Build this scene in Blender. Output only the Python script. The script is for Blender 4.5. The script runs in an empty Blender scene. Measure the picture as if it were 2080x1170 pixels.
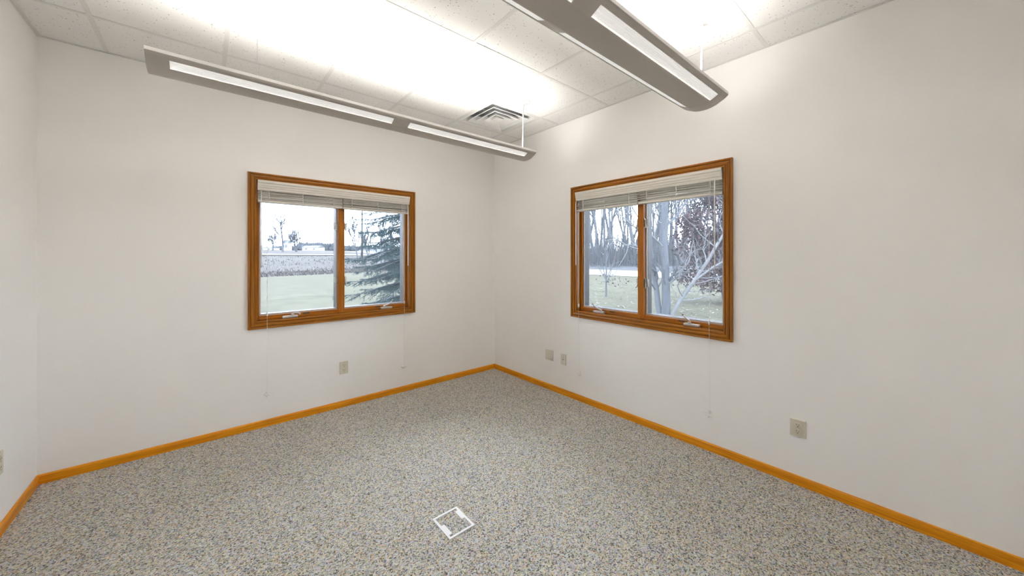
import bpy, math, random
from math import sin, cos, pi, radians, sqrt, atan2
from mathutils import Vector, Matrix

# ------------------------------------------------------------------ camera, world, exposure
scene = bpy.context.scene
col = scene.collection
EYE = 1.428
YAW = 0.8632
cam_d = bpy.data.cameras.new('camera')
cam = bpy.data.objects.new('camera', cam_d)
col.objects.link(cam)
cam.location = (0, 0, EYE)
cam.rotation_euler = (pi / 2, 0, YAW - pi / 2)
cam_d.sensor_width = 36.0
cam_d.sensor_fit = 'HORIZONTAL'
cam_d.lens = 36.0 * 728.53 / 2080
cam_d.shift_y = -(585 - 521.9) / 2080
cam_d.clip_start = 0.02
cam_d.clip_end = 2000
scene.camera = cam

world = bpy.data.worlds.new('overcast_sky')
scene.world = world
world.use_nodes = True
wn = world.node_tree
bg = wn.nodes['Background']
SKY_COL = (0.88, 0.95, 1.07)
SKY_STR = 12.0
# overcast dome: a soft cloud pattern, the same all around
tc = wn.nodes.new('ShaderNodeTexCoord')
cl = wn.nodes.new('ShaderNodeTexNoise')
cl.inputs['Scale'].default_value = 2.2
cl.inputs['Detail'].default_value = 4
rmp = wn.nodes.new('ShaderNodeValToRGB')
rmp.color_ramp.elements[0].position = 0.3
rmp.color_ramp.elements[0].color = (SKY_COL[0] * .86, SKY_COL[1] * .88, SKY_COL[2] * .9, 1)
rmp.color_ramp.elements[1].position = 0.7
rmp.color_ramp.elements[1].color = (SKY_COL[0], SKY_COL[1], SKY_COL[2], 1)
wn.links.new(tc.outputs['Generated'], cl.inputs['Vector'])
wn.links.new(cl.outputs['Fac'], rmp.inputs['Fac'])
wn.links.new(rmp.outputs['Color'], bg.inputs['Color'])
bg.inputs['Strength'].default_value = SKY_STR

TUBE_STR = 48.0           # up-facing lamp boards in the two hanging fixtures
TUBE_COL = (1.0, 0.975, 0.94)
DIFF_STR = 0.62          # their perforated lens strips

scene.view_settings.view_transform = 'Standard'
scene.view_settings.look = 'None'
scene.view_settings.gamma = 1.0
scene.view_settings.use_curve_mapping = False
scene.view_settings.exposure = 0.0
# light may bounce as often as it does in a pale room
scene.cycles.diffuse_bounces = 8
scene.cycles.max_bounces = 12
scene.cycles.transparent_max_bounces = 16
scene.cycles.sample_clamp_indirect = 0.0

# ------------------------------------------------------------------ room measures (metres)
XL, XR = -0.803, 2.827        # left wall, right wall
YB, YF = 3.648, -0.85         # back wall, wall behind the viewer
ZC = 2.8155                   # ceiling
PITCH, GX, GY = 0.6096, 1.3225, 1.9252   # ceiling grid
WW, WZB, WZT = 1.462, 0.828, 2.127       # window casing width, bottom, top
WL_X = 0.264                  # left edge of the back window (x)
WR_Y = 2.369                  # left edge (as seen) of the right window (y)
THICK = 0.17
GROUND = -0.30

# ------------------------------------------------------------------ materials
def mat_new(name):
    m = bpy.data.materials.new(name)
    m.use_nodes = True
    nt = m.node_tree
    return m, nt, nt.nodes['Principled BSDF']

def N(nt, t, **kw):
    n = nt.nodes.new(t)
    for k, v in kw.items():
        if k.startswith('i_'):
            key = k[2:]
            key = int(key) if key.isdigit() else key.replace('_', ' ')
            n.inputs[key].default_value = v
        else:
            setattr(n, k, v)
    return n

def ramp(nt, stops):
    r = nt.nodes.new('ShaderNodeValToRGB')
    el = r.color_ramp.elements
    while len(el) < len(stops):
        el.new(0.5)
    for e, (p, c) in zip(el, stops):
        e.position = p
        e.color = (c[0], c[1], c[2], 1)
    return r

def plain(name, c, rough=0.5, spec=0.5, metal=0.0, var=0.06, scale=30.0, bump=0.0):
    m, nt, b = mat_new(name)
    t = N(nt, 'ShaderNodeTexCoord')
    n = N(nt, 'ShaderNodeTexNoise', i_Scale=scale, i_Detail=3.0)
    lo = [x * (1 - var) for x in c]
    hi = [min(1, x * (1 + var)) for x in c]
    r = ramp(nt, [(0.3, lo), (0.7, hi)])
    nt.links.new(t.outputs['Object'], n.inputs['Vector'])
    nt.links.new(n.outputs['Fac'], r.inputs['Fac'])
    nt.links.new(r.outputs['Color'], b.inputs['Base Color'])
    b.inputs['Roughness'].default_value = rough
    b.inputs['Specular IOR Level'].default_value = spec
    b.inputs['Metallic'].default_value = metal
    if bump:
        bp = N(nt, 'ShaderNodeBump', i_Strength=bump, i_Distance=0.002)
        nt.links.new(n.outputs['Fac'], bp.inputs['Height'])
        nt.links.new(bp.outputs['Normal'], b.inputs['Normal'])
    return m

def wood(name, dark, mid, light, rough=0.35, coat=0.08):
    """oak: grain runs along U of the board's UV (metres)"""
    m, nt, b = mat_new(name)
    uv = N(nt, 'ShaderNodeUVMap')
    oi = N(nt, 'ShaderNodeObjectInfo')
    mul = N(nt, 'ShaderNodeVectorMath', operation='SCALE', i_Scale=17.0)
    cmb = N(nt, 'ShaderNodeCombineXYZ')
    add = N(nt, 'ShaderNodeVectorMath', operation='ADD')
    mp = N(nt, 'ShaderNodeMapping')
    mp.inputs['Scale'].default_value = (3.0, 90.0, 1.0)
    nt.links.new(oi.outputs['Random'], cmb.inputs['X'])
    nt.links.new(oi.outputs['Random'], cmb.inputs['Y'])
    nt.links.new(cmb.outputs['Vector'], mul.inputs[0])
    nt.links.new(uv.outputs['UV'], add.inputs[0])
    nt.links.new(mul.outputs['Vector'], add.inputs[1])
    nt.links.new(add.outputs['Vector'], mp.inputs['Vector'])
    n = N(nt, 'ShaderNodeTexNoise', i_Scale=1.0, i_Detail=5.0, i_Roughness=0.6, i_Distortion=0.6)
    nt.links.new(mp.outputs['Vector'], n.inputs['Vector'])
    mp2 = N(nt, 'ShaderNodeMapping')
    mp2.inputs['Scale'].default_value = (14.0, 700.0, 1.0)
    nt.links.new(add.outputs['Vector'], mp2.inputs['Vector'])
    n2 = N(nt, 'ShaderNodeTexNoise', i_Scale=1.0, i_Detail=2.0)
    nt.links.new(mp2.outputs['Vector'], n2.inputs['Vector'])
    mix = N(nt, 'ShaderNodeMath', operation='MULTIPLY_ADD', i_1=0.25)
    nt.links.new(n2.outputs['Fac'], mix.inputs[0])
    sub = N(nt, 'ShaderNodeMath', operation='SUBTRACT', i_1=0.125)
    nt.links.new(n.outputs['Fac'], sub.inputs[0])
    nt.links.new(sub.outputs['Value'], mix.inputs[2])
    r = ramp(nt, [(0.28, dark), (0.5, mid), (0.72, light)])
    nt.links.new(mix.outputs['Value'], r.inputs['Fac'])
    nt.links.new(r.outputs['Color'], b.inputs['Base Color'])
    b.inputs['Roughness'].default_value = rough
    b.inputs['Coat Weight'].default_value = coat
    b.inputs['Specular IOR Level'].default_value = 0.3
    b.inputs['Coat Roughness'].default_value = 0.25
    bp = N(nt, 'ShaderNodeBump', i_Strength=0.15, i_Distance=0.001)
    nt.links.new(n2.outputs['Fac'], bp.inputs['Height'])
    nt.links.new(bp.outputs['Normal'], b.inputs['Normal'])
    return m

def carpet_mat():
    m, nt, b = mat_new('speckled_loop_carpet')
    t = N(nt, 'ShaderNodeTexCoord')
    wob = N(nt, 'ShaderNodeTexNoise', i_Scale=60.0, i_Detail=1.0)
    nt.links.new(t.outputs['Object'], wob.inputs['Vector'])
    ws = N(nt, 'ShaderNodeVectorMath', operation='SCALE', i_Scale=0.012)
    nt.links.new(wob.outputs['Color'], ws.inputs[0])
    wa = N(nt, 'ShaderNodeVectorMath', operation='ADD')
    nt.links.new(t.outputs['Object'], wa.inputs[0])
    nt.links.new(ws.outputs['Vector'], wa.inputs[1])
    v = N(nt, 'ShaderNodeTexVoronoi', i_Scale=185.0)
    nt.links.new(wa.outputs['Vector'], v.inputs['Vector'])
    v2 = N(nt, 'ShaderNodeTexVoronoi', i_Scale=105.0)
    nt.links.new(wa.outputs['Vector'], v2.inputs['Vector'])
    sep = N(nt, 'ShaderNodeSeparateColor')
    nt.links.new(v.outputs['Color'], sep.inputs['Color'])
    r = ramp(nt, [(0.0, (0.115, 0.106, 0.103)), (0.15, (0.22, 0.202, 0.19)), (0.3, (0.41, 0.383, 0.345)),
                  (0.55, (0.52, 0.488, 0.44)), (0.75, (0.61, 0.577, 0.522)), (1.0, (0.74, 0.703, 0.64))])
    nt.links.new(sep.outputs['Red'], r.inputs['Fac'])
    sep2 = N(nt, 'ShaderNodeSeparateColor')
    nt.links.new(v2.outputs['Color'], sep2.inputs['Color'])
    hue = ramp(nt, [(0.0, (1.0, 0.78, 0.62)), (0.2, (1.02, 0.98, 0.72)), (0.4, (0.86, 1.0, 0.9)),
                    (0.6, (1.0, 0.98, 0.96)), (0.8, (0.78, 0.92, 1.16)), (1.0, (1.04, 0.86, 1.0))])
    nt.links.new(sep2.outputs['Green'], hue.inputs['Fac'])
    mx = N(nt, 'ShaderNodeMix', data_type='RGBA', blend_type='MULTIPLY')
    mx.inputs['Factor'].default_value = 0.8
    nt.links.new(r.outputs['Color'], mx.inputs['A'])
    nt.links.new(hue.outputs['Color'], mx.inputs['B'])
    nt.links.new(mx.outputs['Result'], b.inputs['Base Color'])
    b.inputs['Roughness'].default_value = 0.95
    b.inputs['Specular IOR Level'].default_value = 0.15
    bp = N(nt, 'ShaderNodeBump', i_Strength=0.6, i_Distance=0.004)
    bp.invert = True
    nt.links.new(v.outputs['Distance'], bp.inputs['Height'])
    nt.links.new(bp.outputs['Normal'], b.inputs['Normal'])
    return m

def tile_mat():
    m, nt, b = mat_new('fissured_ceiling_tile')
    t = N(nt, 'ShaderNodeTexCoord')
    oi = N(nt, 'ShaderNodeObjectInfo')
    add = N(nt, 'ShaderNodeVectorMath', operation='ADD')
    sc = N(nt, 'ShaderNodeVectorMath', operation='SCALE', i_Scale=1.0)
    nt.links.new(oi.outputs['Location'], sc.inputs[0])
    nt.links.new(t.outputs['Object'], add.inputs[0])
    nt.links.new(sc.outputs['Vector'], add.inputs[1])
    wob = N(nt, 'ShaderNodeTexNoise', i_Scale=120.0, i_Detail=1.0)
    nt.links.new(add.outputs['Vector'], wob.inputs['Vector'])
    ws = N(nt, 'ShaderNodeVectorMath', operation='SCALE', i_Scale=0.009)
    nt.links.new(wob.outputs['Color'], ws.inputs[0])
    wa = N(nt, 'ShaderNodeVectorMath', operation='ADD')
    nt.links.new(add.outputs['Vector'], wa.inputs[0])
    nt.links.new(ws.outputs['Vector'], wa.inputs[1])
    v = N(nt, 'ShaderNodeTexVoronoi', i_Scale=85.0)
    nt.links.new(wa.outputs['Vector'], v.inputs['Vector'])
    sep = N(nt, 'ShaderNodeSeparateColor')
    nt.links.new(v.outputs['Color'], sep.inputs['Color'])
    # a hole where the cell is picked and the distance is small
    rad = N(nt, 'ShaderNodeMapRange', i_1=0.62, i_2=1.0, i_3=0.0, i_4=0.34)
    nt.links.new(sep.outputs['Red'], rad.inputs[0])
    less = N(nt, 'ShaderNodeMath', operation='LESS_THAN')
    nt.links.new(v.outputs['Distance'], less.inputs[0])
    nt.links.new(rad.outputs[0], less.inputs[1])
    mx = N(nt, 'ShaderNodeMix', data_type='RGBA')
    mx.inputs['A'].default_value = (0.84, 0.83, 0.815, 1)
    mx.inputs['B'].default_value = (0.50, 0.47, 0.44, 1)
    nt.links.new(less.outputs['Value'], mx.inputs['Factor'])
    nt.links.new(mx.outputs['Result'], b.inputs['Base Color'])
    b.inputs['Roughness'].default_value = 0.9
    b.inputs['Specular IOR Level'].default_value = 0.2
    return m

def wall_mat():
    m, nt, b = mat_new('off_white_wall_paint')
    t = N(nt, 'ShaderNodeTexCoord')
    n = N(nt, 'ShaderNodeTexNoise', i_Scale=220.0, i_Detail=2.0)
    nt.links.new(t.outputs['Object'], n.inputs['Vector'])
    bp = N(nt, 'ShaderNodeBump', i_Strength=0.08, i_Distance=0.001)
    nt.links.new(n.outputs['Fac'], bp.inputs['Height'])
    nt.links.new(bp.outputs['Normal'], b.inputs['Normal'])
    n2 = N(nt, 'ShaderNodeTexNoise', i_Scale=1.3, i_Detail=2.0)
    nt.links.new(t.outputs['Object'], n2.inputs['Vector'])
    r = ramp(nt, [(0.3, (0.865, 0.850, 0.832)), (0.7, (0.880, 0.863, 0.843))])
    nt.links.new(n2.outputs['Fac'], r.inputs['Fac'])
    nt.links.new(r.outputs['Color'], b.inputs['Base Color'])
    b.inputs['Roughness'].default_value = 0.75
    b.inputs['Specular IOR Level'].default_value = 0.25
    return m

def glass_mat():
    m, nt, b = mat_new('window_glass')
    out = nt.nodes['Material Output']
    nt.nodes.remove(b)
    tr = N(nt, 'ShaderNodeBsdfTransparent')
    tr.inputs['Color'].default_value = (0.93, 0.96, 0.98, 1)
    gl = N(nt, 'ShaderNodeBsdfGlossy', i_Roughness=0.02)
    n = N(nt, 'ShaderNodeTexNoise', i_Scale=1.5)
    lw = N(nt, 'ShaderNodeFresnel', i_IOR=1.25)
    mix = N(nt, 'ShaderNodeMixShader')
    nt.links.new(lw.outputs['Fac'], mix.inputs['Fac'])
    nt.links.new(tr.outputs['BSDF'], mix.inputs[1])
    nt.links.new(gl.outputs['BSDF'], mix.inputs[2])
    nt.links.new(mix.outputs['Shader'], out.inputs['Surface'])
    return m

def screen_mat():
    """insect screen: fine weave, mostly open, threads scatter a pale veil"""
    m, nt, b = mat_new('insect_screen')
    out = nt.nodes['Material Output']
    nt.nodes.remove(b)
    tr = N(nt, 'ShaderNodeBsdfTransparent')
    df = N(nt, 'ShaderNodeBsdfDiffuse')
    df.inputs['Color'].default_value = (0.20, 0.21, 0.22, 1)
    tl = N(nt, 'ShaderNodeBsdfTranslucent')
    tl.inputs['Color'].default_value = (0.20, 0.21, 0.22, 1)
    ad = N(nt, 'ShaderNodeMixShader')
    ad.inputs['Fac'].default_value = 0.5
    mix = N(nt, 'ShaderNodeMixShader')
    mix.inputs['Fac'].default_value = 0.15
    nt.links.new(df.outputs['BSDF'], ad.inputs[1])
    nt.links.new(tl.outputs['BSDF'], ad.inputs[2])
    nt.links.new(tr.outputs['BSDF'], mix.inputs[1])
    nt.links.new(ad.outputs['Shader'], mix.inputs[2])
    nt.links.new(mix.outputs['Shader'], out.inputs['Surface'])
    return m

def emit_mat(name, c, s):
    m, nt, b = mat_new(name)
    b.inputs['Base Color'].default_value = (0.8, 0.8, 0.8, 1)
    b.inputs['Emission Color'].default_value = (*c, 1)
    b.inputs['Emission Strength'].default_value = s
    return m

def lens_mat():
    m, nt, b = mat_new('perforated_lens')
    uv = N(nt, 'ShaderNodeUVMap')
    w = N(nt, 'ShaderNodeTexWave', wave_type='BANDS', bands_direction='X', i_Scale=45.0)
    nt.links.new(uv.outputs['UV'], w.inputs['Vector'])
    r = ramp(nt, [(0.1, (0.60, 0.60, 0.58)), (0.6, (0.86, 0.86, 0.83))])
    nt.links.new(w.outputs['Fac'], r.inputs['Fac'])
    nt.links.new(r.outputs['Color'], b.inputs['Base Color'])
    nt.links.new(r.outputs['Color'], b.inputs['Emission Color'])
    b.inputs['Emission Strength'].default_value = DIFF_STR
    b.inputs['Roughness'].default_value = 0.5
    return m

def patchy(name, stops, scale, detail=5.0, rough=0.95, stretch=(1, 1, 1)):
    m, nt, b = mat_new(name)
    t = N(nt, 'ShaderNodeTexCoord')
    mp = N(nt, 'ShaderNodeMapping')
    mp.inputs['Scale'].default_value = stretch
    n = N(nt, 'ShaderNodeTexNoise', i_Scale=scale, i_Detail=detail, i_Roughness=0.7)
    nt.links.new(t.outputs['Object'], mp.inputs['Vector'])
    nt.links.new(mp.outputs['Vector'], n.inputs['Vector'])
    r = ramp(nt, stops)
    nt.links.new(n.outputs['Fac'], r.inputs['Fac'])
    nt.links.new(r.outputs['Color'], b.inputs['Base Color'])
    b.inputs['Roughness'].default_value = rough
    b.inputs['Specular IOR Level'].default_value = 0.1
    return m

M = {}
M['wall'] = wall_mat()
M['carpet'] = carpet_mat()
M['tile'] = tile_mat()
M['grid'] = plain('white_painted_grid', (0.74, 0.73, 0.71), 0.5, 0.3, var=0.02)
M['oak_base'] = wood('golden_oak_baseboard', (0.52, 0.165, 0.002), (0.72, 0.265, 0.003), (0.82, 0.37, 0.010), 0.4)
M['oak_win'] = wood('dark_oak_window', (0.17, 0.050, 0.002), (0.32, 0.106, 0.003), (0.46, 0.175, 0.008), 0.38)
M['sill'] = wood('glossy_oak_sill', (0.20, 0.06, 0.003), (0.36, 0.12, 0.004), (0.48, 0.19, 0.01), 0.2, 0.7)
M['mull'] = wood('reddish_oak_frame', (0.24, 0.070, 0.003), (0.38, 0.120, 0.005), (0.50, 0.180, 0.010), 0.35)
M['sash'] = plain('dark_brown_sash', (0.045, 0.032, 0.035), 0.45)
M['screenframe'] = plain('taupe_screen_frame', (0.50, 0.46, 0.43), 0.4)
M['screen'] = screen_mat()
M['glass'] = glass_mat()
M['blind'] = plain('cream_blind', (0.70, 0.655, 0.585), 0.45, var=0.03)
M['valance'] = plain('cream_valance', (0.74, 0.70, 0.63), 0.42, var=0.02)
M['cord'] = plain('white_cord', (0.78, 0.77, 0.75), 0.6)
M['hardware'] = plain('pale_bronze_hardware', (0.50, 0.46, 0.42), 0.35, metal=0.3)
M['hardware_dark'] = plain('dark_bronze_hardware', (0.16, 0.13, 0.11), 0.35, metal=0.4)
M['keeper'] = plain('pale_plastic_keeper', (0.74, 0.76, 0.78), 0.5)
M['ivory'] = plain('ivory_plastic', (0.64, 0.60, 0.485), 0.4, var=0.02)
M['ivory2'] = plain('pale_ivory_plastic', (0.66, 0.625, 0.545), 0.4, var=0.02)
M['slot'] = plain('dark_slot', (0.05, 0.045, 0.035), 0.6)
M['white'] = plain('white_plastic', (0.80, 0.79, 0.77), 0.4, var=0.02)
M['fixture'] = plain('taupe_grey_fixture', (0.50, 0.465, 0.425), 0.42, var=0.02)
M['fin'] = plain('grey_beam_fin', (0.48, 0.475, 0.46), 0.6, var=0.02)  # for the fins added inside the fixtures to shape their beam
M['rim'] = plain('white_fixture_rim', (0.90, 0.88, 0.85), 0.4, var=0.02)
M['tube'] = emit_mat('lit_lamp_board', TUBE_COL, TUBE_STR)
M['lens'] = lens_mat()
M['vent'] = plain('white_enamel_vent', (0.76, 0.755, 0.74), 0.4, var=0.02)
M['duct'] = plain('grey_duct', (0.42, 0.42, 0.43), 0.6)
M['steel'] = plain('steel_wire', (0.5, 0.5, 0.5), 0.3, metal=0.9)
M['floorbox'] = plain('white_floor_frame', (0.86, 0.86, 0.87), 0.4, var=0.02)
M['lawn'] = patchy('winter_lawn', [(0.3, (0.056, 0.054, 0.036)), (0.5, (0.076, 0.072, 0.050)), (0.75, (0.104, 0.098, 0.070))], 1.1, 8.0)
M['field'] = patchy('dormant_field', [(0.3, (0.052, 0.046, 0.044)), (0.5, (0.074, 0.067, 0.063)), (0.72, (0.10, 0.092, 0.085))], 0.16, 8.0, stretch=(1, 3, 1))
M['road'] = plain('pale_concrete', (0.17, 0.166, 0.162), 0.9, var=0.08, scale=0.8)
M['bark'] = patchy('grey_bark', [(0.3, (0.075, 0.080, 0.092)), (0.7, (0.125, 0.131, 0.146))], 6.0, stretch=(1, 1, .25))
M['lit_bark'] = patchy('lit_bark', [(0.3, (0.12, 0.121, 0.126)), (0.7, (0.20, 0.20, 0.205))], 8.0, stretch=(1, 1, .25))  # paler bark copy: light on the near tree's limbs put into colour
M['brush'] = patchy('brush_twigs', [(0.3, (0.060, 0.063, 0.069)), (0.7, (0.110, 0.112, 0.118))], 2.0)
M['far'] = patchy('distant_woods', [(0.3, (0.040, 0.046, 0.055)), (0.7, (0.066, 0.072, 0.080))], 0.4)
M['needle'] = patchy('spruce_needles', [(0.3, (0.014, 0.036, 0.041)), (0.7, (0.038, 0.070, 0.073))], 5.0)
M['rust_leaf'] = patchy('rust_leaves', [(0.3, (0.055, 0.038, 0.042)), (0.7, (0.105, 0.076, 0.078))], 4.0)
M['pale_leaf'] = patchy('fallen_leaves', [(0.3, (0.16, 0.15, 0.12)), (0.7, (0.24, 0.23, 0.20))], 2.0)
M['housewhite'] = plain('white_siding', (0.42, 0.42, 0.42), 0.7)
M['houseroof'] = plain('grey_shingle_roof', (0.10, 0.105, 0.11), 0.8)
M['housewin'] = plain('dark_window', (0.08, 0.09, 0.10), 0.2)
M['pole'] = plain('weathered_pole', (0.035, 0.034, 0.036), 0.8)
M['exterior'] = plain('exterior_siding', (0.55, 0.53, 0.50), 0.8)

# ------------------------------------------------------------------ mesh builder
class MB:
    def __init__(s):
        s.v, s.f, s.uv = [], [], []
    def quad(s, pts, uvs=None):
        i = len(s.v)
        s.v += [tuple(p) for p in pts]
        s.f.append(tuple(range(i, i + len(pts))))
        s.uv.append(uvs or [(0, 0)] * len(pts))
        return s
    def box(s, x0, x1, y0, y1, z0, z1):
        dims = (x1 - x0, y1 - y0, z1 - z0)
        la = dims.index(max(dims))
        P = [(x0, y0, z0), (x1, y0, z0), (x1, y1, z0), (x0, y1, z0), (x0, y0, z1), (x1, y0, z1), (x1, y1, z1), (x0, y1, z1)]
        i = len(s.v)
        s.v += P
        for f in ((0, 3, 2, 1), (4, 5, 6, 7), (0, 1, 5, 4), (1, 2, 6, 5), (2, 3, 7, 6), (3, 0, 4, 7)):
            s.f.append(tuple(i + k for k in f))
            const = [a for a in range(3) if len({P[k][a] for k in f}) == 1]
            ca = const[0] if const else 0
            rest = [a for a in range(3) if a != ca]
            if la in rest:
                rest.remove(la)
                ua, va = la, rest[0]
            else:
                ua, va = rest
            s.uv.append([(P[k][ua], P[k][va] + 0.37 * ca) for k in f])
        return s
    def sweep(s, A, B, closed=True, caps=True):
        """two matching rings of points, joined; U runs A->B"""
        n = len(A)
        i = len(s.v)
        s.v += [tuple(p) for p in A] + [tuple(p) for p in B]
        per = [0.0]
        for k in range(n):
            per.append(per[-1] + (Vector(A[(k + 1) % n]) - Vector(A[k])).length)
        ax = (Vector(B[0]) - Vector(A[0]))
        d = max(range(3), key=lambda a: abs(ax[a]))
        for k in range(n if closed else n - 1):
            j = (k + 1) % n
            s.f.append((i + k, i + j, i + n + j, i + n + k))
            s.uv.append([(A[k][d], per[k]), (A[j][d], per[k + 1]), (B[j][d], per[k + 1]), (B[k][d], per[k])])
        if caps and closed:
            s.f.append(tuple(i + k for k in range(n))[::-1])
            s.uv.append([(0.02 * k, 0.01 * k) for k in range(n)])
            s.f.append(tuple(i + n + k for k in range(n)))
            s.uv.append([(0.02 * k, 0.01 * k) for k in range(n)])
        return s
    def tube(s, pts, rad, n=6, caps=True):
        pts = [Vector(p) for p in pts]
        if not hasattr(rad, '__len__'):
            rad = [rad] * len(pts)
        i0 = len(s.v)
        up = Vector((0.31, 0.17, 0.93))
        for k, p in enumerate(pts):
            t = (pts[min(k + 1, len(pts) - 1)] - pts[max(k - 1, 0)])
            if t.length < 1e-9:
                t = Vector((0, 0, 1))
            t.normalize()
            a = t.cross(up)
            if a.length < 0.1:
                a = t.cross(Vector((1, 0, 0)))
            a.normalize()
            b = t.cross(a)
            for q in range(n):
                w = 2 * pi * q / n
                s.v.append(tuple(p + (a * cos(w) + b * sin(w)) * rad[k]))
        for k in range(len(pts) - 1):
            for q in range(n):
                r = (q + 1) % n
                s.f.append((i0 + k * n + q, i0 + k * n + r, i0 + (k + 1) * n + r, i0 + (k + 1) * n + q))
                s.uv.append([(k * .1, q / n), (k * .1, (q + 1) / n), (k * .1 + .1, (q + 1) / n), (k * .1 + .1, q / n)])
        if caps:
            e = i0 + (len(pts) - 1) * n
            s.f.append(tuple(i0 + q for q in range(n))[::-1])
            s.uv.append([(0, 0)] * n)
            s.f.append(tuple(e + q for q in range(n)))
            s.uv.append([(0, 0)] * n)
        return s
    def lathe(s, c, prof, n=16, axis=2):
        """prof: list of (radius, offset along axis) from centre c"""
        i0 = len(s.v)
        ax = [(1, 2, 0), (2, 0, 1), (0, 1, 2)][axis]
        for r, h in prof:
            for q in range(n):
                w = 2 * pi * q / n
                p = [0, 0, 0]
                p[ax[0]] = c[ax[0]] + r * cos(w)
                p[ax[1]] = c[ax[1]] + r * sin(w)
                p[ax[2]] = c[ax[2]] + h
                s.v.append(tuple(p))
        for k in range(len(prof) - 1):
            for q in range(n):
                r = (q + 1) % n
                s.f.append((i0 + k * n + q, i0 + k * n + r, i0 + (k + 1) * n + r, i0 + (k + 1) * n + q))
                s.uv.append([(0, 0)] * 4)
        e = i0 + (len(prof) - 1) * n
        s.f.append(tuple(i0 + q for q in range(n))[::-1]); s.uv.append([(0, 0)] * n)
        s.f.append(tuple(e + q for q in range(n))); s.uv.append([(0, 0)] * n)
        return s
    def mesh(s, name, m, smooth=False):
        me = bpy.data.meshes.new(name)
        me.from_pydata(s.v, [], s.f)
        ul = me.uv_layers.new(name='UVMap')
        flat = [c for face in s.uv for p in face for c in p]
        ul.data.foreach_set('uv', flat)
        if m:
            me.materials.append(m)
        if smooth:
            me.polygons.foreach_set('use_smooth', [True] * len(me.polygons))
        me.update()
        return me
    def build(s, name, m, parent=None, smooth=False, bevel=0.0):
        o = bpy.data.objects.new(name, s.mesh(name, m, smooth))
        col.objects.link(o)
        if parent:
            o.parent = parent
        if bevel:
            b = o.modifiers.new('bevel', 'BEVEL')
            b.width = bevel
            b.segments = 2
            b.limit_method = 'ANGLE'
        return o

def tag(o, label=None, cat=None, group=None, kind=None):
    if label: o['label'] = label
    if cat: o['category'] = cat
    if group: o['group'] = group
    if kind: o['kind'] = kind
    return o

def empty(name, loc=(0, 0, 0), rz=0.0):
    o = bpy.data.objects.new(name, None)
    o.empty_display_size = 0.1
    col.objects.link(o)
    o.location = loc
    o.rotation_euler = (0, 0, rz)
    return o

def link_mesh(name, me, parent=None, loc=(0, 0, 0), rot=(0, 0, 0), scale=(1, 1, 1)):
    o = bpy.data.objects.new(name, me)
    col.objects.link(o)
    if parent: o.parent = parent
    o.location = loc
    o.rotation_euler = rot
    o.scale = scale
    return o

# ------------------------------------------------------------------ room shell
fl = MB().box(XL - THICK, XR + THICK, YF - THICK, YB + THICK, -0.25, 0.0).build('floor', M['carpet'])
tag(fl, 'grey-beige speckled loop carpet floor', 'floor', kind='structure')

HOLE = 0.042
hu0, hu1 = HOLE, WW - HOLE
hz0, hz1 = WZB + HOLE, WZT - HOLE
TOP = ZC + 0.25
b = MB()
x0, x1 = XL - THICK, XR + THICK
b.box(x0, WL_X + hu0, YB, YB + THICK, 0, TOP)
b.box(WL_X + hu1, x1, YB, YB + THICK, 0, TOP)
b.box(WL_X + hu0, WL_X + hu1, YB, YB + THICK, 0, hz0)
b.box(WL_X + hu0, WL_X + hu1, YB, YB + THICK, hz1, TOP)
tag(b.build('wall_back', M['wall']), 'off-white wall with the window onto the spruce and field', 'wall', kind='structure')
b = MB()
y0, y1 = YF - THICK, YB
b.box(XR, XR + THICK, WR_Y - hu0, y1, 0, TOP)
b.box(XR, XR + THICK, y0, WR_Y - hu1, 0, TOP)
b.box(XR, XR + THICK, WR_Y - hu1, WR_Y - hu0, 0, hz0)
b.box(XR, XR + THICK, WR_Y - hu1, WR_Y - hu0, hz1, TOP)
tag(b.build('wall_right', M['wall']), 'long off-white wall with the window onto the woods', 'wall', kind='structure')
tag(MB().box(XL - THICK, XL, y0, y1, 0, TOP).build('wall_left', M['wall']), 'off-white wall at the left edge of the photo', 'wall', kind='structure')
tag(MB().box(XL, XR, YF - THICK, YF, 0, TOP).build('wall_front', M['wall']), 'off-white wall behind the viewer', 'wall', kind='structure')

# baseboards: small oak moulding with an eased top
BB = [(0, 0), (0.0125, 0), (0.0125, 0.043), (0.0105, 0.051), (0.0065, 0.056), (0.004, 0.058), (0, 0.058)]
def baseboard(name, A, B, nrm, label):
    ra = [(A[0] + nrm[0] * t, A[1] + nrm[1] * t, z) for t, z in BB]
    rb = [(B[0] + nrm[0] * t, B[1] + nrm[1] * t, z) for t, z in BB]
    # mitre at both ends
    d = Vector((B[0] - A[0], B[1] - A[1])).normalized()
    ra = [(p[0] + d.x * t, p[1] + d.y * t, p[2]) for p, (t, z) in zip(ra, BB)]
    rb = [(p[0] - d.x * t, p[1] - d.y * t, p[2]) for p, (t, z) in zip(rb, BB)]
    o = MB().sweep(ra, rb).build(name, M['oak_base'])
    tag(o, label, 'baseboard', kind='structure')
baseboard('baseboard_back', (XL, YB), (XR, YB), (0, -1), 'golden oak baseboard under the window onto the spruce')
baseboard('baseboard_right', (XR, YB), (XR, YF), (-1, 0), 'golden oak baseboard running along the long right wall')
baseboard('baseboard_left', (XL, YF), (XL, YB), (1, 0), 'short golden oak baseboard at the left edge of the photo')
baseboard('baseboard_front', (XR, YF), (XL, YF), (0, 1), 'golden oak baseboard behind the viewer')

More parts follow.
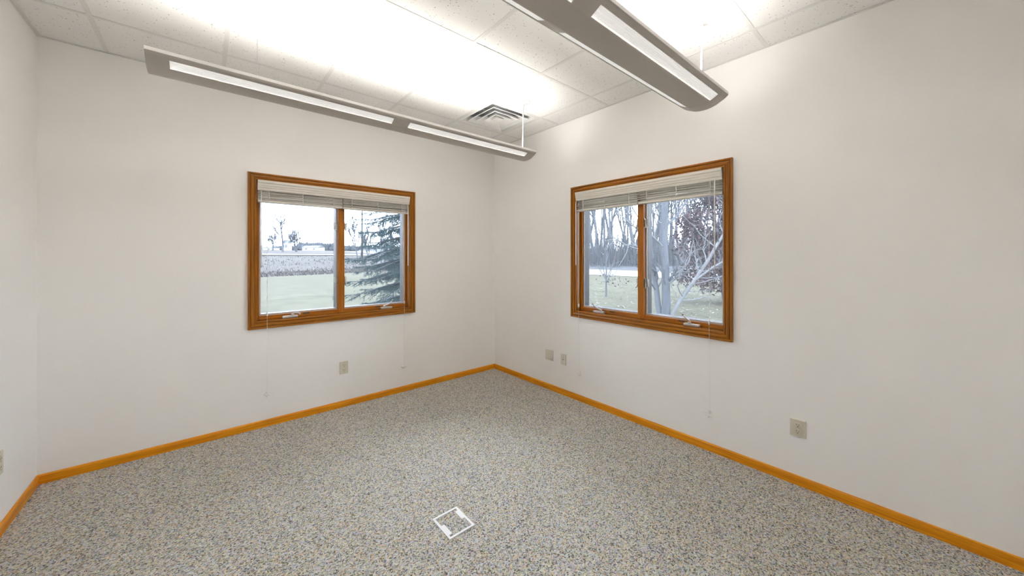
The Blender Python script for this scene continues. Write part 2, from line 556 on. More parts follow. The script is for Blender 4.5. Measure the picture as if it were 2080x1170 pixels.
# ceiling: grid of T bars with lay-in tiles
xs = [XL] + [GX + PITCH * k for k in range(-3, 3)] + [XR]
ys = [YF] + [GY + PITCH * k for k in range(-4, 3)] + [YB]
ceil = MB().box(XL - THICK, XR + THICK, YF - THICK, YB + THICK, ZC + 0.26, ZC + 0.30).build('ceiling', M['grid'])
tag(ceil, 'white suspended ceiling of square fissured tiles', 'ceiling', kind='structure')
TB = 0.012
rngt = random.Random(4)
VENT_I, VENT_J = 5, 6
cache = {}
for i in range(len(xs) - 1):
    for j in range(len(ys) - 1):
        if (i, j) == (VENT_I, VENT_J):
            continue
        w = xs[i + 1] - xs[i] - 0.004
        h = ys[j + 1] - ys[j] - 0.004
        key = (round(w, 3), round(h, 3))
        if key not in cache:
            cache[key] = MB().box(-w / 2, w / 2, -h / 2, h / 2, 0.0, 0.016).mesh('ceiling_tile', M['tile'])
        link_mesh('ceiling_tile', cache[key], ceil, ((xs[i] + xs[i + 1]) / 2, (ys[j] + ys[j + 1]) / 2, ZC + rngt.uniform(0.0, 0.0012)))
for x in xs[1:-1]:
    MB().box(x - TB, x + TB, YF, YB, ZC - 0.0022, ZC - 0.0004).box(x - .0015, x + .0015, YF, YB, ZC - .0004, ZC + .035).build('grid_bar', M['grid'], ceil)
for k, y in enumerate(ys[1:-1]):
    mbx = MB()
    for i in range(len(xs) - 1):
        a = xs[i] + (TB if i else 0)
        c = xs[i + 1] - (TB if i < len(xs) - 2 else 0)
        mbx.box(a, c, y - TB, y + TB, ZC - 0.0019, ZC - 0.0004)
    mbx.build('grid_bar', M['grid'], ceil)
# wall angle
for (a0, a1, b0, b1) in ((XL, XR, YB - .02, YB), (XL, XR, YF, YF + .02), (XL, XL + .02, YF + .02, YB - .02), (XR - .02, XR, YF + .02, YB - .02)):
    MB().box(a0, a1, b0, b1, ZC - 0.0022, ZC - 0.0003).build('wall_angle', M['grid'], ceil)

# ------------------------------------------------------------------ windows (local: x along the wall, y outward, z up)
CASE = [(0.0, 0.0), (0.0, 0.011), (0.004, 0.0155), (0.011, 0.0155), (0.0125, 0.0105), (0.016, 0.0105), (0.0175, 0.0170),
        (0.030, 0.0195), (0.040, 0.0170), (0.0415, 0.0115), (0.045, 0.0115), (0.0465, 0.0200), (0.051, 0.0220), (0.060, 0.0220), (0.060, 0.0)]
CU0, CU1, CZ0, CZ1 = 0.060, WW - 0.060, WZB + 0.060, WZT - 0.060
MUL0, MUL1 = 0.703, 0.759

def build_window(name, loc, rz, label):
    root = empty(name, loc, rz)
    tag(root, label, 'window', kind='structure')
    # mitred casing, four boards
    def pt(w, t, cu, cz, su, sz):
        return (cu + su * w, -t, cz + sz * w)
    corners = {'bl': (CU0, CZ0, -1, -1), 'br': (CU1, CZ0, 1, -1), 'tl': (CU0, CZ1, -1, 1), 'tr': (CU1, CZ1, 1, 1)}
    for a, c in (('bl', 'br'), ('br', 'tr'), ('tr', 'tl'), ('tl', 'bl')):
        ra = [pt(w, t, *corners[a]) for w, t in CASE]
        rb = [pt(w, t, *corners[c]) for w, t in CASE]
        MB().sweep(ra, rb).build('casing_board', M['oak_win'], root)
    # jamb lining
    j0, j1, k0, k1 = CU0 + .004, CU1 - .004, CZ0 + .004, CZ1 - .004
    D = 0.165
    MB().box(HOLE, j0, 0.0, D, hz0, hz1).build('jamb_board', M['oak_win'], root)
    MB().box(j1, WW - HOLE, 0.0, D, hz0, hz1).build('jamb_board', M['oak_win'], root)
    MB().box(j0, j1, 0.0, D, hz0, k0).build('sill_board', M['sill'], root)
    MB().box(j0, j1, 0.0, D, k1, hz1).build('head_board', M['oak_win'], root)
    # unit frame
    f0, f1, g0, g1 = 0.084, WW - 0.084, WZB + 0.099, WZT - 0.084
    MB().box(j0, f0, .058, .10, k0, k1).build('side_stop', M['mull'], root, bevel=.002)
    MB().box(f1, j1, .058, .10, k0, k1).build('side_stop', M['mull'], root, bevel=.002)
    MB().box(f0, f1, .052, .10, k0, g0).build('bottom_rail', M['mull'], root, bevel=.003)
    MB().box(f0, f1, .058, .10, g1, k1).build('top_rail', M['mull'], root, bevel=.002)
    mu = MB().box(MUL0, MUL1, .040, .155, k0, g1).build('mullion', M['mull'], root, bevel=.004)
    # two lights
    for (a, c, side) in ((f0, MUL0, 0), (MUL1, f1, 1)):
        s = 0.012
        sc = MB()
        sc.box(a, a + s, .078, .088, g0, g1).box(c - s, c, .078, .088, g0, g1)
        sc.box(a + s, c - s, .078, .088, g0, g0 + s).box(a + s, c - s, .078, .088, g1 - s, g1)
        fr = sc.build('screen_frame', M['screenframe'], root)
        MB().box(a + s, c - s, .0825, .0828, g0 + s, g1 - s).build('screen_mesh', M['screen'], fr)
        q = 0.013
        ss = MB()
        ss.box(a, a + q, .092, .155, g0, g1).box(c - q, c, .092, .155, g0, g1)
        ss.box(a + q, c - q, .092, .155, g0 - .003, g0 + q - .002).box(a + q, c - q, .092, .155, g1 - q, g1)
        sa = ss.build('sash', M['sash'], root)
        MB().box(a + q, c - q, .146, .150, g0 + q - .002, g1 - q).build('pane', M['glass'], sa)
        # locks on the mullion side
        for zz in (1.72, 1.20):
            sx = MUL0 if side == 0 else MUL1
            sg = -1 if side == 0 else 1
            lk = MB().box(min(sx, sx + sg * .005), max(sx, sx + sg * .005), .046, .074, zz - .034, zz + .042).build('lock_plate', M['hardware_dark'], root, bevel=.0015)
            MB().tube([(sx + sg * .007, .062, zz + .03), (sx + sg * .010, .056, zz - .01), (sx + sg * .014, .050, zz - .032), (sx + sg * .020, .043, zz - .044)],
                      [.0045, .005, .0045, .0035], 8).build('lock_lever', M['hardware'], lk, smooth=True)
            MB().box(min(sx + sg * .014, sx + sg * .030), max(sx + sg * .014, sx + sg * .030), .0745, .0775, zz - .03, zz + .036).build('keeper', M['keeper'], root, bevel=.001)
        # crank operator on the bottom rail
        cu = 0.305 if side == 0 else 1.165
        sg = 1 if side == 0 else -1
        base = MB()
        base.box(cu - .060, cu + .060, .016, .050, k0, k0 + .020)
        ck = base.build('crank_base', M['hardware'], root, bevel=.006)
        MB().lathe((cu + sg * .02, .034, k0 + .020), [(.013, 0), (.013, .008), (.009, .013)], 12).build('crank_hub', M['hardware'], ck, smooth=True)
        if name == 'window_1' and side == 0:
            P = [(cu + .02, .034, k0 + .032), (cu + .04, .028, k0 + .040), (cu + .062, .022, k0 + .036), (cu + .072, .020, k0 + .026)]
        else:
            t = 1 if name == 'window_1' else -1
            P = [(cu + sg * .02, .034, k0 + .030), (cu + t * .020, .026, k0 + .044), (cu + t * .045, .020, k0 + .062), (cu + t * .062, .017, k0 + .082)]
        MB().tube(P, [.008, .0065, .006, .005], 8).build('crank_handle', M['hardware'], ck, smooth=True)
        MB().lathe(P[-1], [(.004, -.006), (.008, -.002), (.008, .006), (.004, .010)], 10).build('crank_knob', M['hardware'], ck, smooth=True)
        lx = cu + (0.13 if side == 0 else -0.085)
        MB().box(lx - .026, lx + .026, .049, .0525, g0 - .014, g0 - .004).build('rail_slot', M['slot'], root)
    return root

RZ2 = -pi / 2
build_window('window_1', (WL_X, YB, 0), 0.0, 'oak-framed casement window showing a spruce and open field')
build_window('window_2', (XR, WR_Y, 0), RZ2, 'oak-framed casement window showing bare woods and a pale road')

def wpos(win, u, d, z):
    return (WL_X + u, YB + d, z) if win == 1 else (XR + d, WR_Y - u, z)
def wrot(win):
    return 0.0 if win == 1 else RZ2

# valances and blinds
VAL = [(0.0, 0.0), (-.004, 0.0), (-.008, .010), (-.0085, .020), (-.013, .024), (-.0135, .034), (-.018, .045), (-.019, .058), (-.024, .064), (-.0245, .083), (0.0, .083)]
def valance(win, label):
    z0 = 1.984
    u0, u1 = (.066, 1.396)
    o = empty('blind_valance', wpos(win, u0, -0.012, z0), wrot(win))
    L = u1 - u0
    mb = MB().sweep([(0, t, z) for t, z in VAL], [(L, t, z) for t, z in VAL])
    mb.build('valance_board', M['valance'], o)
    for e0, e1 in ((0.0, .008), (L - .008, L)):
        MB().box(e0, e1, 0.0, .040, 0.004, .081).build('valance_return', M['valance'], o)
    tag(o, label, 'valance')
valance(1, 'cream moulded valance heading the window that shows the spruce')
valance(2, 'cream moulded valance heading the window that shows the woods')

def blind(win, side, label, seed):
    rng = random.Random(seed)
    u0, u1 = ((.068, .7285) if side == 0 else (.7335, 1.394))
    zb = 1.888 if win == 1 else 1.880
    o = empty('window_blind', wpos(win, u0, 0.018, zb), wrot(win))
    L = u1 - u0
    hd = MB().box(0, L, -.022, .024, 2.022 - zb, 2.062 - zb).build('headrail', M['blind'], o)
    MB().box(0, L, -.026, .026, 0.0, .016).build('bottom_rail', M['blind'], o, bevel=.003)
    z = .019
    n = 0
    gap = 0.0056 if win == 1 else 0.0085
    while z < 0.122:
        tl = rng.uniform(-.0022, .0022)
        sg = rng.uniform(-.0015, .0015)
        m = MB()
        sx = rng.uniform(-.0015, .0015)
        pr = [(-.025, -.0006 + tl), (-.012, .0012 + tl * .5), (.012, .0012 - tl * .5), (.025, -.0006 - tl), (.025, .0020 - tl), (.012, .0040 - tl * .5), (-.012, .0040 + tl * .5), (-.025, .0020 + tl)]
        mid = 0.55 * L
        ra = [(sx, y, z + h) for y, h in pr]
        rm = [(mid, y, z + h + sg) for y, h in pr]
        rb = [(L + sx, y, z + h) for y, h in pr]
        m.sweep(ra, rm, caps=False).sweep(rm, rb, caps=False)
        m.quad(ra[::-1]); m.quad(rb)
        m.build('slat', M['blind'], o)
        z += gap * rng.uniform(.75, 1.3)
        n += 1
    for f in (.12, .5, .88):
        MB().box(f * L - .002, f * L + .002, -.0285, -.0272, .0, 2.03 - zb).build('ladder_cord', M['cord'], o)
        k = MB()
        for zz in (.022, .036, .052):
            k.lathe((f * L, -.0285, zz), [(.002, -.004), (.006, -.001), (.006, .001), (.002, .004)], 8)
        k.build('cord_loop', M['cord'], o, smooth=True)
    # tilt wand
    wu = (.090 if win == 1 else .076) - u0 if side == 0 else (1.374 if win == 1 else 1.352) - u0
    wz = 1.345 - zb if side == 0 else 1.335 - zb
    wd = MB().tube([(wu, -.050, wz), (wu, -.050, wz + .02), (wu, -.050, 1.955 - zb), (wu, -.044, 1.985 - zb)], [.0045, .0042, .0042, .0025], 8).build('tilt_wand', M['cord'], o, smooth=True)
    # lift cords down to the cleat on the wall
    cu = (.131 if win == 1 else .109) - u0 if side == 0 else (1.335 if win == 1 else 1.314) - u0
    for k, dx in enumerate((-.004, .004)):
        pts = [(cu + dx, -.046, 1.985 - zb), (cu + dx * .8, -.047, 1.5 - zb), (cu, -.047, .965 - zb)]
        MB().tube(pts, .0009, 5).build('lift_cord', M['cord'], o)
    MB().lathe((cu, -.047, .945 - zb), [(.0025, .022), (.0055, .016), (.0065, 0), (.0045, -.010), (.002, -.014)], 10).build('cord_tassel', M['cord'], o, smooth=True)
    for dx in (-.003, .004):
        MB().tube([(cu, -.047, .935 - zb), (cu + dx, -.046, .62 - zb), (cu + dx * .6, -.034, .285 - zb)], .0007, 5).build('lift_cord', M['cord'], o)
    tag(o, label, 'blind', 'raised slat blinds')
    return o
blind(1, 0, 'raised cream slat blind over the pane with the lone bare tree', 1)
blind(1, 1, 'raised cream slat blind over the pane with the spruce branches', 2)
blind(2, 0, 'raised cream slat blind over the narrower-looking pane beside the room corner', 3)
blind(2, 1, 'raised cream slat blind over the pane with the rust-leaved tree', 4)

# cord cleats on the walls below the windows
def cleat(win, u, label):
    o = empty('cord_cleat', wpos(win, u, 0, .272), wrot(win))
    MB().box(-.006, .006, -.004, 0, -.018, .018).build('base_plate', M['white'], o, bevel=.001)
    MB().box(-.005, .005, -.018, -.004, -.005, .005).build('neck', M['white'], o)
    MB().tube([(-.018, -.016, .006), (-.008, -.019, .0), (.008, -.019, 0), (.018, -.016, -.006)], [.004, .0055, .0055, .004], 8).build('horn', M['white'], o, smooth=True)
    MB().tube([(0, -.019, -.008), (0, -.020, -.016)], [.0055, .004], 8).build('tip', M['white'], o, smooth=True)
    o.scale = (1.35, 1.35, 1.35)
    tag(o, label, 'cord cleat', 'blind cord cleats on the walls')
cleat(1, .131, 'white cord cleat on the wall left of the ivory outlet, below the field window')
cleat(1, 1.329, 'white cord cleat between the ivory outlet and the room corner')
cleat(2, .107, 'white cord cleat just right of the small telephone plate')
cleat(2, 1.307, 'white cord cleat left of the large ivory outlet on the long wall')

# ------------------------------------------------------------------ wall plates
def plate(name, loc, rz, w, h, m):
    o = empty(name, loc, rz)
    b = .0028
    A = [(-w / 2, 0, -h / 2), (w / 2, 0, -h / 2), (w / 2, 0, h / 2), (-w / 2, 0, h / 2)]
    B = [(-w / 2 + b, -.0065, -h / 2 + b), (w / 2 - b, -.0065, -h / 2 + b), (w / 2 - b, -.0065, h / 2 - b), (-w / 2 + b, -.0065, h / 2 - b)]
    MB().sweep(A, B).build('cover_plate', M[m], o)
    return o

def outlet(loc, rz, w, h, label):
    o = plate('wall_outlet', loc, rz, w, h, 'ivory')
    k = h / .114
    for zz in (.0205 * k, -.0205 * k):
        f = MB()
        n = 20
        ring = []
        for q in range(n):
            a = 2 * pi * q / n
            ring.append((.0172 * k * cos(a), max(-.0135 * k, min(.0135 * k, .0172 * k * sin(a)))))
        f.sweep([(x, -.0063, zz + z) for x, z in ring], [(x, -.0088, zz + z) for x, z in ring])
        rc = f.build('receptacle', M['ivory'], o)
        MB().box(-.0075 * k, -.0052 * k, -.0093, -.0086, zz - .001, zz + .009 * k).build('slot', M['slot'], rc)
        MB().box(.0052 * k, .0072 * k, -.0093, -.0086, zz - .001, zz + .008 * k).build('slot', M['slot'], rc)
        MB().lathe((0, -.0086, zz - .0085 * k), [(.0028, 0), (.0028, -.0007)], 10, axis=1).build('ground_hole', M['slot'], rc)
    MB().lathe((0, -.0063, 0), [(.0035, 0), (.003, -.0022)], 10, axis=1).build('screw', M['ivory2'], o)
    tag(o, label, 'outlet', 'ivory duplex outlets')
    return o

outlet((1.007, YB, .371), 0.0, .078, .120, 'ivory duplex outlet under the window that shows the spruce')
outlet((XR, .544, .354), RZ2, .082, .110, 'ivory duplex outlet low on the long wall, right of its window')
outlet((XL, 3.095, .370), pi / 2, .080, .122, 'ivory duplex outlet cut off by the left edge of the photo')
o = plate('blank_plate', (XR, 2.680, .370), RZ2, .117, .114, 'ivory2')
for dx in (-.023, .023):
    for dz in (-.03, .03):
        MB().lathe((dx, -.0063, dz), [(.0035, 0), (.003, -.002)], 10, axis=1).build('screw', M['ivory2'], o)
tag(o, 'wide blank ivory cover plate nearest the room corner', 'cover plate')
o = plate('telephone_plate', (XR, 2.480, .365), RZ2, .070, .114, 'ivory2')
MB().box(-.010, .010, -.0085, -.0063, -.010, .010).build('jack', M['ivory2'], o, bevel=.001)
MB().box(-.006, .006, -.0092, -.0084, -.005, .005).build('socket_hole', M['slot'], o)
for dz in (-.042, .042):
    MB().lathe((0, -.0063, dz), [(.0035, 0), (.003, -.002)], 10, axis=1).build('screw', M['ivory2'], o)
tag(o, 'narrow ivory telephone jack plate beside the blank plate', 'telephone jack')

# ------------------------------------------------------------------ floor outlet frame set into the carpet
fx0, fy0, fw, fh = 0.937, 1.578, 0.153, 0.184
o = empty('floor_outlet_frame', (fx0 + fw / 2, fy0 + fh / 2, 0.0))
t = .012
mb = MB()
mb.box(-fw / 2, fw / 2, -fh / 2, -fh / 2 + t, 0, .004).box(-fw / 2, fw / 2, fh / 2 - t, fh / 2, 0, .004)
mb.box(-fw / 2, -fw / 2 + t, -fh / 2 + t, fh / 2 - t, 0, .004).box(fw / 2 - t, fw / 2, -fh / 2 + t, fh / 2 - t, 0, .004)
mb.build('frame', M['floorbox'], o)
MB().box(-fw / 2 + t, -fw / 2 + t + .018, -.065, .015, .0004, .0042).build('hinge_tab', M['floorbox'], o)
MB().box(fw / 2 - t - .018, fw / 2 - t, -.010, .062, .0004, .0042).build('hinge_tab', M['floorbox'], o)
MB().box(-fw / 2 + t + .001, fw / 2 - t - .001, -fh / 2 + t + .001, fh / 2 - t - .001, 0.0, .0008).build('carpet_insert', M['carpet'], o)
tag(o, 'white square floor outlet frame set flat in the carpet', 'floor outlet')

# ------------------------------------------------------------------ ceiling air vent
vx, vy = (xs[VENT_I] + xs[VENT_I + 1]) / 2, (ys[VENT_J] + ys[VENT_J + 1]) / 2
o = empty('ceiling_vent', (vx, vy, ZC))
def sq(h, z): return [(-h, -h, z), (h, -h, z), (h, h, z), (-h, h, z)]
def cone(name, rings, m, par):
    mb = MB()
    for a, c in zip(rings, rings[1:]):
        mb.sweep(sq(*a), sq(*c), caps=False)
    return mb.build(name, M[m], par)
cone('outer_frame', [(.292, .004), (.292, -.006), (.268, -.006), (.262, -.002), (.235, .055), (.235, .060), (.292, .060), (.292, .004)], 'vent', o)
cone('duct_box', [(.235, .058), (.232, .12), (.001, .12)], 'duct', o)
for hb, ht in ((.215, .150), (.150, .095), (.092, .045)):
    cone('louver_cone', [(hb, -.010), (ht, .040), (ht, .044), (hb + .003, -.006), (hb, -.010)], 'vent', o)
cone('centre_cone', [(.001, -.004), (.045, -.006), (.020, .030), (.001, .034)], 'vent', o)
MB().box(-.004, .004, -.25, .25, .046, .056).build('cross_rod', M['duct'], o)
MB().box(-.25, .25, -.004, .004, .046, .056).build('cross_rod', M['duct'], o)
MB().tube([(0, 0, .046), (0, 0, -.012)], .004, 8).build('damper_stem', M['vent'], o)
tag(o, 'white square air diffuser with stepped louvers in the ceiling near the corner', 'air vent')

# ------------------------------------------------------------------ hanging fluorescent fixtures
HW, SAG, RIMH = 0.125, 0.047, 0.015
RAD = (HW * HW + SAG * SAG) / (2 * SAG)
def arc(y):                   # hull height below the rim (negative)
    return -(sqrt(RAD * RAD - y * y) - (RAD - SAG))
def fixture(x0, x1, yc, zr, dl, label):
    """x0..x1 length, yc centre line, zr hull rim height, dl: lens spans along x"""
    L = x1 - x0
    o = empty('pendant_light', (x0, yc, zr))
    bands = [-.125, -.117, -.105, -.061, -.050, -.030, -.010, .010, .030, .050, .061, .105, .117, .125]
    lens_b = {2, 10}
    xsb = [0.0] + [c for d in dl for c in (d[0] - x0, d[1] - x0)] + [L]
    hull = MB()
    for i in range(len(xsb) - 1):
        for j in range(len(bands) - 1):
            if i in (1, 3) and j in lens_b:
                continue
            n = 1
            a, c = xsb[i], xsb[i + 1]
            p, q = bands[j], bands[j + 1]
            hull.quad([(a, p, arc(p)), (c, p, arc(p)), (c, q, arc(q)), (a, q, arc(q))])
    h = hull.build('hull', M['fixture'], o, smooth=True)
    me = h.data
    # weld and thicken inwards
    import bmesh
    bm = bmesh.new(); bm.from_mesh(me)
    bmesh.ops.remove_doubles(bm, verts=bm.verts, dist=1e-5)
    bmesh.ops.recalc_face_normals(bm, faces=bm.faces)
    bm.to_mesh(me); bm.free()
    s = h.modifiers.new('thick', 'SOLIDIFY'); s.thickness = .003; s.offset = 0
    for d in dl:
        for p, q in ((-.105, -.061), (.061, .105)):
            mb = MB()
            k = 6
            for e in range(k):
                y_a = p + (q - p) * e / k
                y_b = p + (q - p) * (e + 1) / k
                za, zb_ = arc(y_a) + .0035, arc(y_b) + .0035
                xa, xb = d[0] - x0, d[1] - x0
                mb.quad([(xa, y_a, za), (xb, y_a, za), (xb, y_b, zb_), (xa, y_b, zb_)], [(xa, y_a), (xb, y_a), (xb, y_b), (xa, y_b)])
            ln = mb.build('lens', M['lens'], o, smooth=True)
            sm = ln.modifiers.new('thick', 'SOLIDIFY'); sm.thickness = .002; sm.offset = 0
    # end plates follow the hull
    seg = [-.1245 + .249 * k / 14 for k in range(15)]
    for xe in (0.0, L - .004):
        ring = [(y, arc(y)) for y in seg] + [(.1245, RIMH - .001), (-.1245, RIMH - .001)]
        MB().sweep([(xe, y, z) for y, z in ring], [(xe + .004, y, z) for y, z in ring]).build('end_plate', M['fixture'], o)
    for sgn in (-1, 1):
        ya, yb = sorted((sgn * .1225, sgn * .1275))
        MB().box(0, L, ya, yb, 0, RIMH).build('rim', M['rim'], o)
    # up-facing lamp boards between unseen fins, added to narrow the uplight
    for d in dl:
        xa, xb = d[0] - x0 - .02, d[1] - x0 + .02
        MB().quad([(xa, -.0545, -.034), (xb, -.0545, -.034), (xb, .0545, -.034), (xa, .0545, -.034)]).build('lamp_board', M['tube'], o)
        for y in (-.055, 0.0, .055):
            MB().box(xa, xb, y - .0006, y + .0006, -.0335, .0050).build('beam_fin', M['fin'], o)
    # supports: white sleeved power cord at the far end, thin wires elsewhere
    H = ZC - zr
    cx = L - .05
    pts = []
    for k in range(13):
        f = k / 12
        pts.append((cx + .010 * sin(f * pi * 1.3) - .012 * f + .022 * f * f, .004 * sin(f * 5), -.004 + f * (H - .018)))
    MB().box(cx - .03, cx + .03, -.122, .122, -.002, .004).build('hanger_bracket', M['rim'], o)
    MB().tube(pts, .0055, 8).build('power_cord', M['white'], o, smooth=True)
    MB().tube([(cx + .014, 0, .0), (cx + .014, 0, H - .012)], .0012, 6).build('support_wire', M['steel'], o)
    cn = MB().lathe((cx + .012, 0, H), [(.062, -.001), (.062, -.006), (.050, -.014), (.016, -.018), (.016, -.022)], 28).build('canopy', M['white'], o, smooth=True)
    MB().lathe((cx + .014, 0, H - .022), [(.006, 0), (.006, -.022), (.003, -.026)], 10).build('wire_gripper', M['steel'], cn)
    w2 = .42
    MB().box(w2 - .03, w2 + .03, -.122, .122, -.002, .004).build('hanger_bracket', M['rim'], o)
    MB().tube([(w2, 0, .0), (w2, 0, H)], .0009, 6).build('support_wire', M['steel'], o)
    tag(o, label, 'pendant light', 'long hanging fluorescent fixtures')
fixture(-.205, 2.205, 2.375, EYE + .916, [(-.125, .935), (1.045, 2.120)], 'long grey hanging light fixture in front of the spruce window')
fixture(-.160, 2.250, .873, EYE + .918, [(-.080, .965), (1.075, 2.165)], 'long grey hanging light fixture nearest the viewer, cut by the top edge')

# ------------------------------------------------------------------ outdoors: ground
def rise(s):
    tab = [(-400, 0), (36, 0), (42, .18), (50, .9), (60, 1.75), (70, 2.45), (100, 3.4), (180, 4.6), (400, 7.5), (900, 14)]
    for (a, za), (c, zc) in zip(tab, tab[1:]):
        if s <= c:
            return za + (zc - za) * (s - a) / (c - a)
    return tab[-1][1]
def gz(x, y):
    return GROUND + rise(y - .35 * x)
def place(px, D):
    """ground point under image column px at depth D"""
    r = (px - 1040) / 728.53
    return ((r * sin(YAW) + cos(YAW)) * D, (-r * cos(YAW) + sin(YAW)) * D)
def ground_grid(name, m, xr, sr, nx, ns, label, cat, dz=0.0, rough=0.0, seed=0):
    rng = random.Random(seed)
    mb = MB()
    idx = []
    for j in range(ns + 1):
        s = sr[0] + (sr[1] - sr[0]) * (j / ns) ** 1.6 if sr[0] >= 36 else sr[0] + (sr[1] - sr[0]) * j / ns
        for i in range(nx + 1):
            x = xr[0] + (xr[1] - xr[0]) * i / nx
            y = s + .35 * x
            e = rough * rng.uniform(-1, 1) if 0 < j < ns else 0
            mb.v.append((x, y, gz(x, y) + dz + e))
    for j in range(ns):
        for i in range(nx):
            a = j * (nx + 1) + i
            mb.f.append((a, a + 1, a + nx + 2, a + nx + 1))
            mb.uv.append([(0, 0)] * 4)
    o = mb.build(name, M[m], smooth=True)
    tag(o, label, cat, kind='structure')
    return o
ground_grid('lawn', 'lawn', (-60, 160), (-80, 36), 40, 30, 'pale winter lawn outside both windows', 'lawn')
ground_grid('field', 'field', (-200, 300), (36, 900), 60, 70, 'dormant tan field rising beyond the lawn', 'field', rough=.10, seed=3)
ground_grid('field_road', 'road', (-120, 160), (62.5, 65.2), 60, 2, 'thin pale road crossing the far field', 'road', dz=.10)
mb = MB()
for k in range(24):
    ya, yb = -60 + k * 8, -52 + k * 8
    mb.quad([(28.2, ya, gz(28.2, ya) + .03), (40.5, ya, gz(40.5, ya) + .03), (40.5, yb, gz(40.5, yb) + .03), (28.2, yb, gz(28.2, yb) + .03)])
tag(mb.build('road', M['road']), 'wide pale road in front of the woods', 'road', kind='structure')

# ditch of dark stubble between lawn and field: countless stems
rng = random.Random(11)
mb = MB()
for k in range(8000):
    x = rng.uniform(-6, 34)
    s = 36 + abs(rng.gauss(0, 4.5)) if rng.random() < .75 else rng.uniform(36, 62)
    y = s + .35 * x
    h = rng.uniform(.06, .26)
    z = gz(x, y)
    w = rng.uniform(.03, .08)
    a = rng.uniform(0, pi)
    lx, ly = rng.uniform(-.15, .15), rng.uniform(-.15, .15)
    mb.quad([(x - w * cos(a), y - w * sin(a), z - .02), (x + w * cos(a), y + w * sin(a), z - .02), (x + lx, y + ly, z + h)], [(0, 0)] * 3)
tag(mb.build('field_stubble', M['field']), 'rough dry stubble along the far edge of the lawn', 'stubble', kind='stuff')

# fallen leaves on the lawn
mb = MB()
for k in range(1500):
    D = rng.uniform(7, 27)
    x, y = place(rng.uniform(1150, 1560), D)
    a = rng.uniform(0, 2 * pi)
    r = rng.uniform(.03, .075)
    z = gz(x, y)
    c, s_ = cos(a) * r, sin(a) * r
    mb.quad([(x - c, y - s_, z + .01), (x + s_ * .5, y - c * .5, z + .02), (x + c, y + s_, z + .035), (x - s_ * .5, y + c * .5, z + .02)])
tag(mb.build('fallen_leaves', M['pale_leaf']), 'pale fallen leaves scattered over the lawn', 'leaves', kind='stuff')

# ------------------------------------------------------------------ trees
RMIN = [0.0]
F0 = [0.25]
def branch(mb, p, d, L, r, lev, rng, up=.12, spread=.75, nseg=5, kids=(5, 4, 3), wob=.16, sides=(7, 5, 4, 3)):
    pts, rad = [Vector(p)], [r]
    d = Vector(d).normalized()
    for k in range(nseg):
        d = (d + Vector((rng.gauss(0, wob), rng.gauss(0, wob), rng.gauss(0, wob) + up * .5))).normalized()
        pts.append(pts[-1] + d * (L / nseg))
        rad.append(max(RMIN[0], r * (1 - .78 * (k + 1) / nseg)))
    mb.tube(pts, rad, sides[min(lev, len(sides) - 1)], caps=False)
    if lev < len(kids):
        n = kids[lev]
        for k in range(n):
            f = rng.uniform(.28, .98) if lev else rng.uniform(F0[0], .98)
            seg = min(int(f * nseg), nseg - 1)
            q = pts[seg].lerp(pts[seg + 1], f * nseg - seg)
            base = (pts[seg + 1] - pts[seg]).normalized()
            side = Vector((rng.gauss(0, 1), rng.gauss(0, 1), rng.gauss(0, .5)))
            side -= base * side.dot(base)
            if side.length < .1: side = Vector((1, 0, 0))
            nd = (base + side.normalized() * rng.uniform(spread * .6, spread * 1.3) + Vector((0, 0, up))).normalized()
            branch(mb, q, nd, L * rng.uniform(.38, .62) * (1.15 - .5 * f), r * rng.uniform(.32, .5) * (1.1 - .45 * f), lev + 1, rng, up, spread, max(3, nseg - 1), kids, wob, sides)

def tree_mesh(seed, h, r, mat, kids=(9, 5, 3), stems=1, up=.18, spread=.8, lean=.05, name='bare_tree'):
    rng = random.Random(seed)
    mb = MB()
    for s in range(stems):
        a = rng.uniform(0, 2 * pi)
        l = lean if stems == 1 else rng.uniform(.1, .38)
        branch(mb, (0.12 * cos(a) * (stems > 1), .12 * sin(a) * (stems > 1), -.15), (l * cos(a), l * sin(a), 1), h * rng.uniform(.85, 1.05), r, 0, rng, up, spread, 7, kids, .07)
    return mb.mesh(name, mat, True)

RMIN[0] = .018
F0[0] = .34
# woods beyond the road: tall bare trunks, a few kinds shared
protos = [tree_mesh(20 + k, 17 + 1.3 * k, .20 + .03 * (k % 3), M['bark'], kids=(8, 3), stems=(1, 1, 2, 1, 1, 1)[k], up=.22, spread=.7) for k in range(6)]
rng = random.Random(5)
spots = []
for k in range(120):
    px = rng.uniform(1165, 1530) if k < 66 else rng.choice((rng.uniform(1010, 1165), rng.uniform(1530, 1900)))
    D = rng.uniform(56, 98) if k > 30 else rng.uniform(52, 66)
    if px > 1530: D *= .8
    x, y = place(px, D)
    if x < 45: x = 45 + rng.uniform(0, 10)
    spots.append((x, y))
for k, (x, y) in enumerate(spots):
    o = link_mesh('bare_tree', protos[k % 6], None, (x, y, gz(x, y)), (0, 0, rng.uniform(0, 6.28)), (1, 1, rng.uniform(.8, 1.15)))
    tag(o, 'tall bare tree in the woods beyond the wide pale road', 'tree', 'bare woods beyond the road')
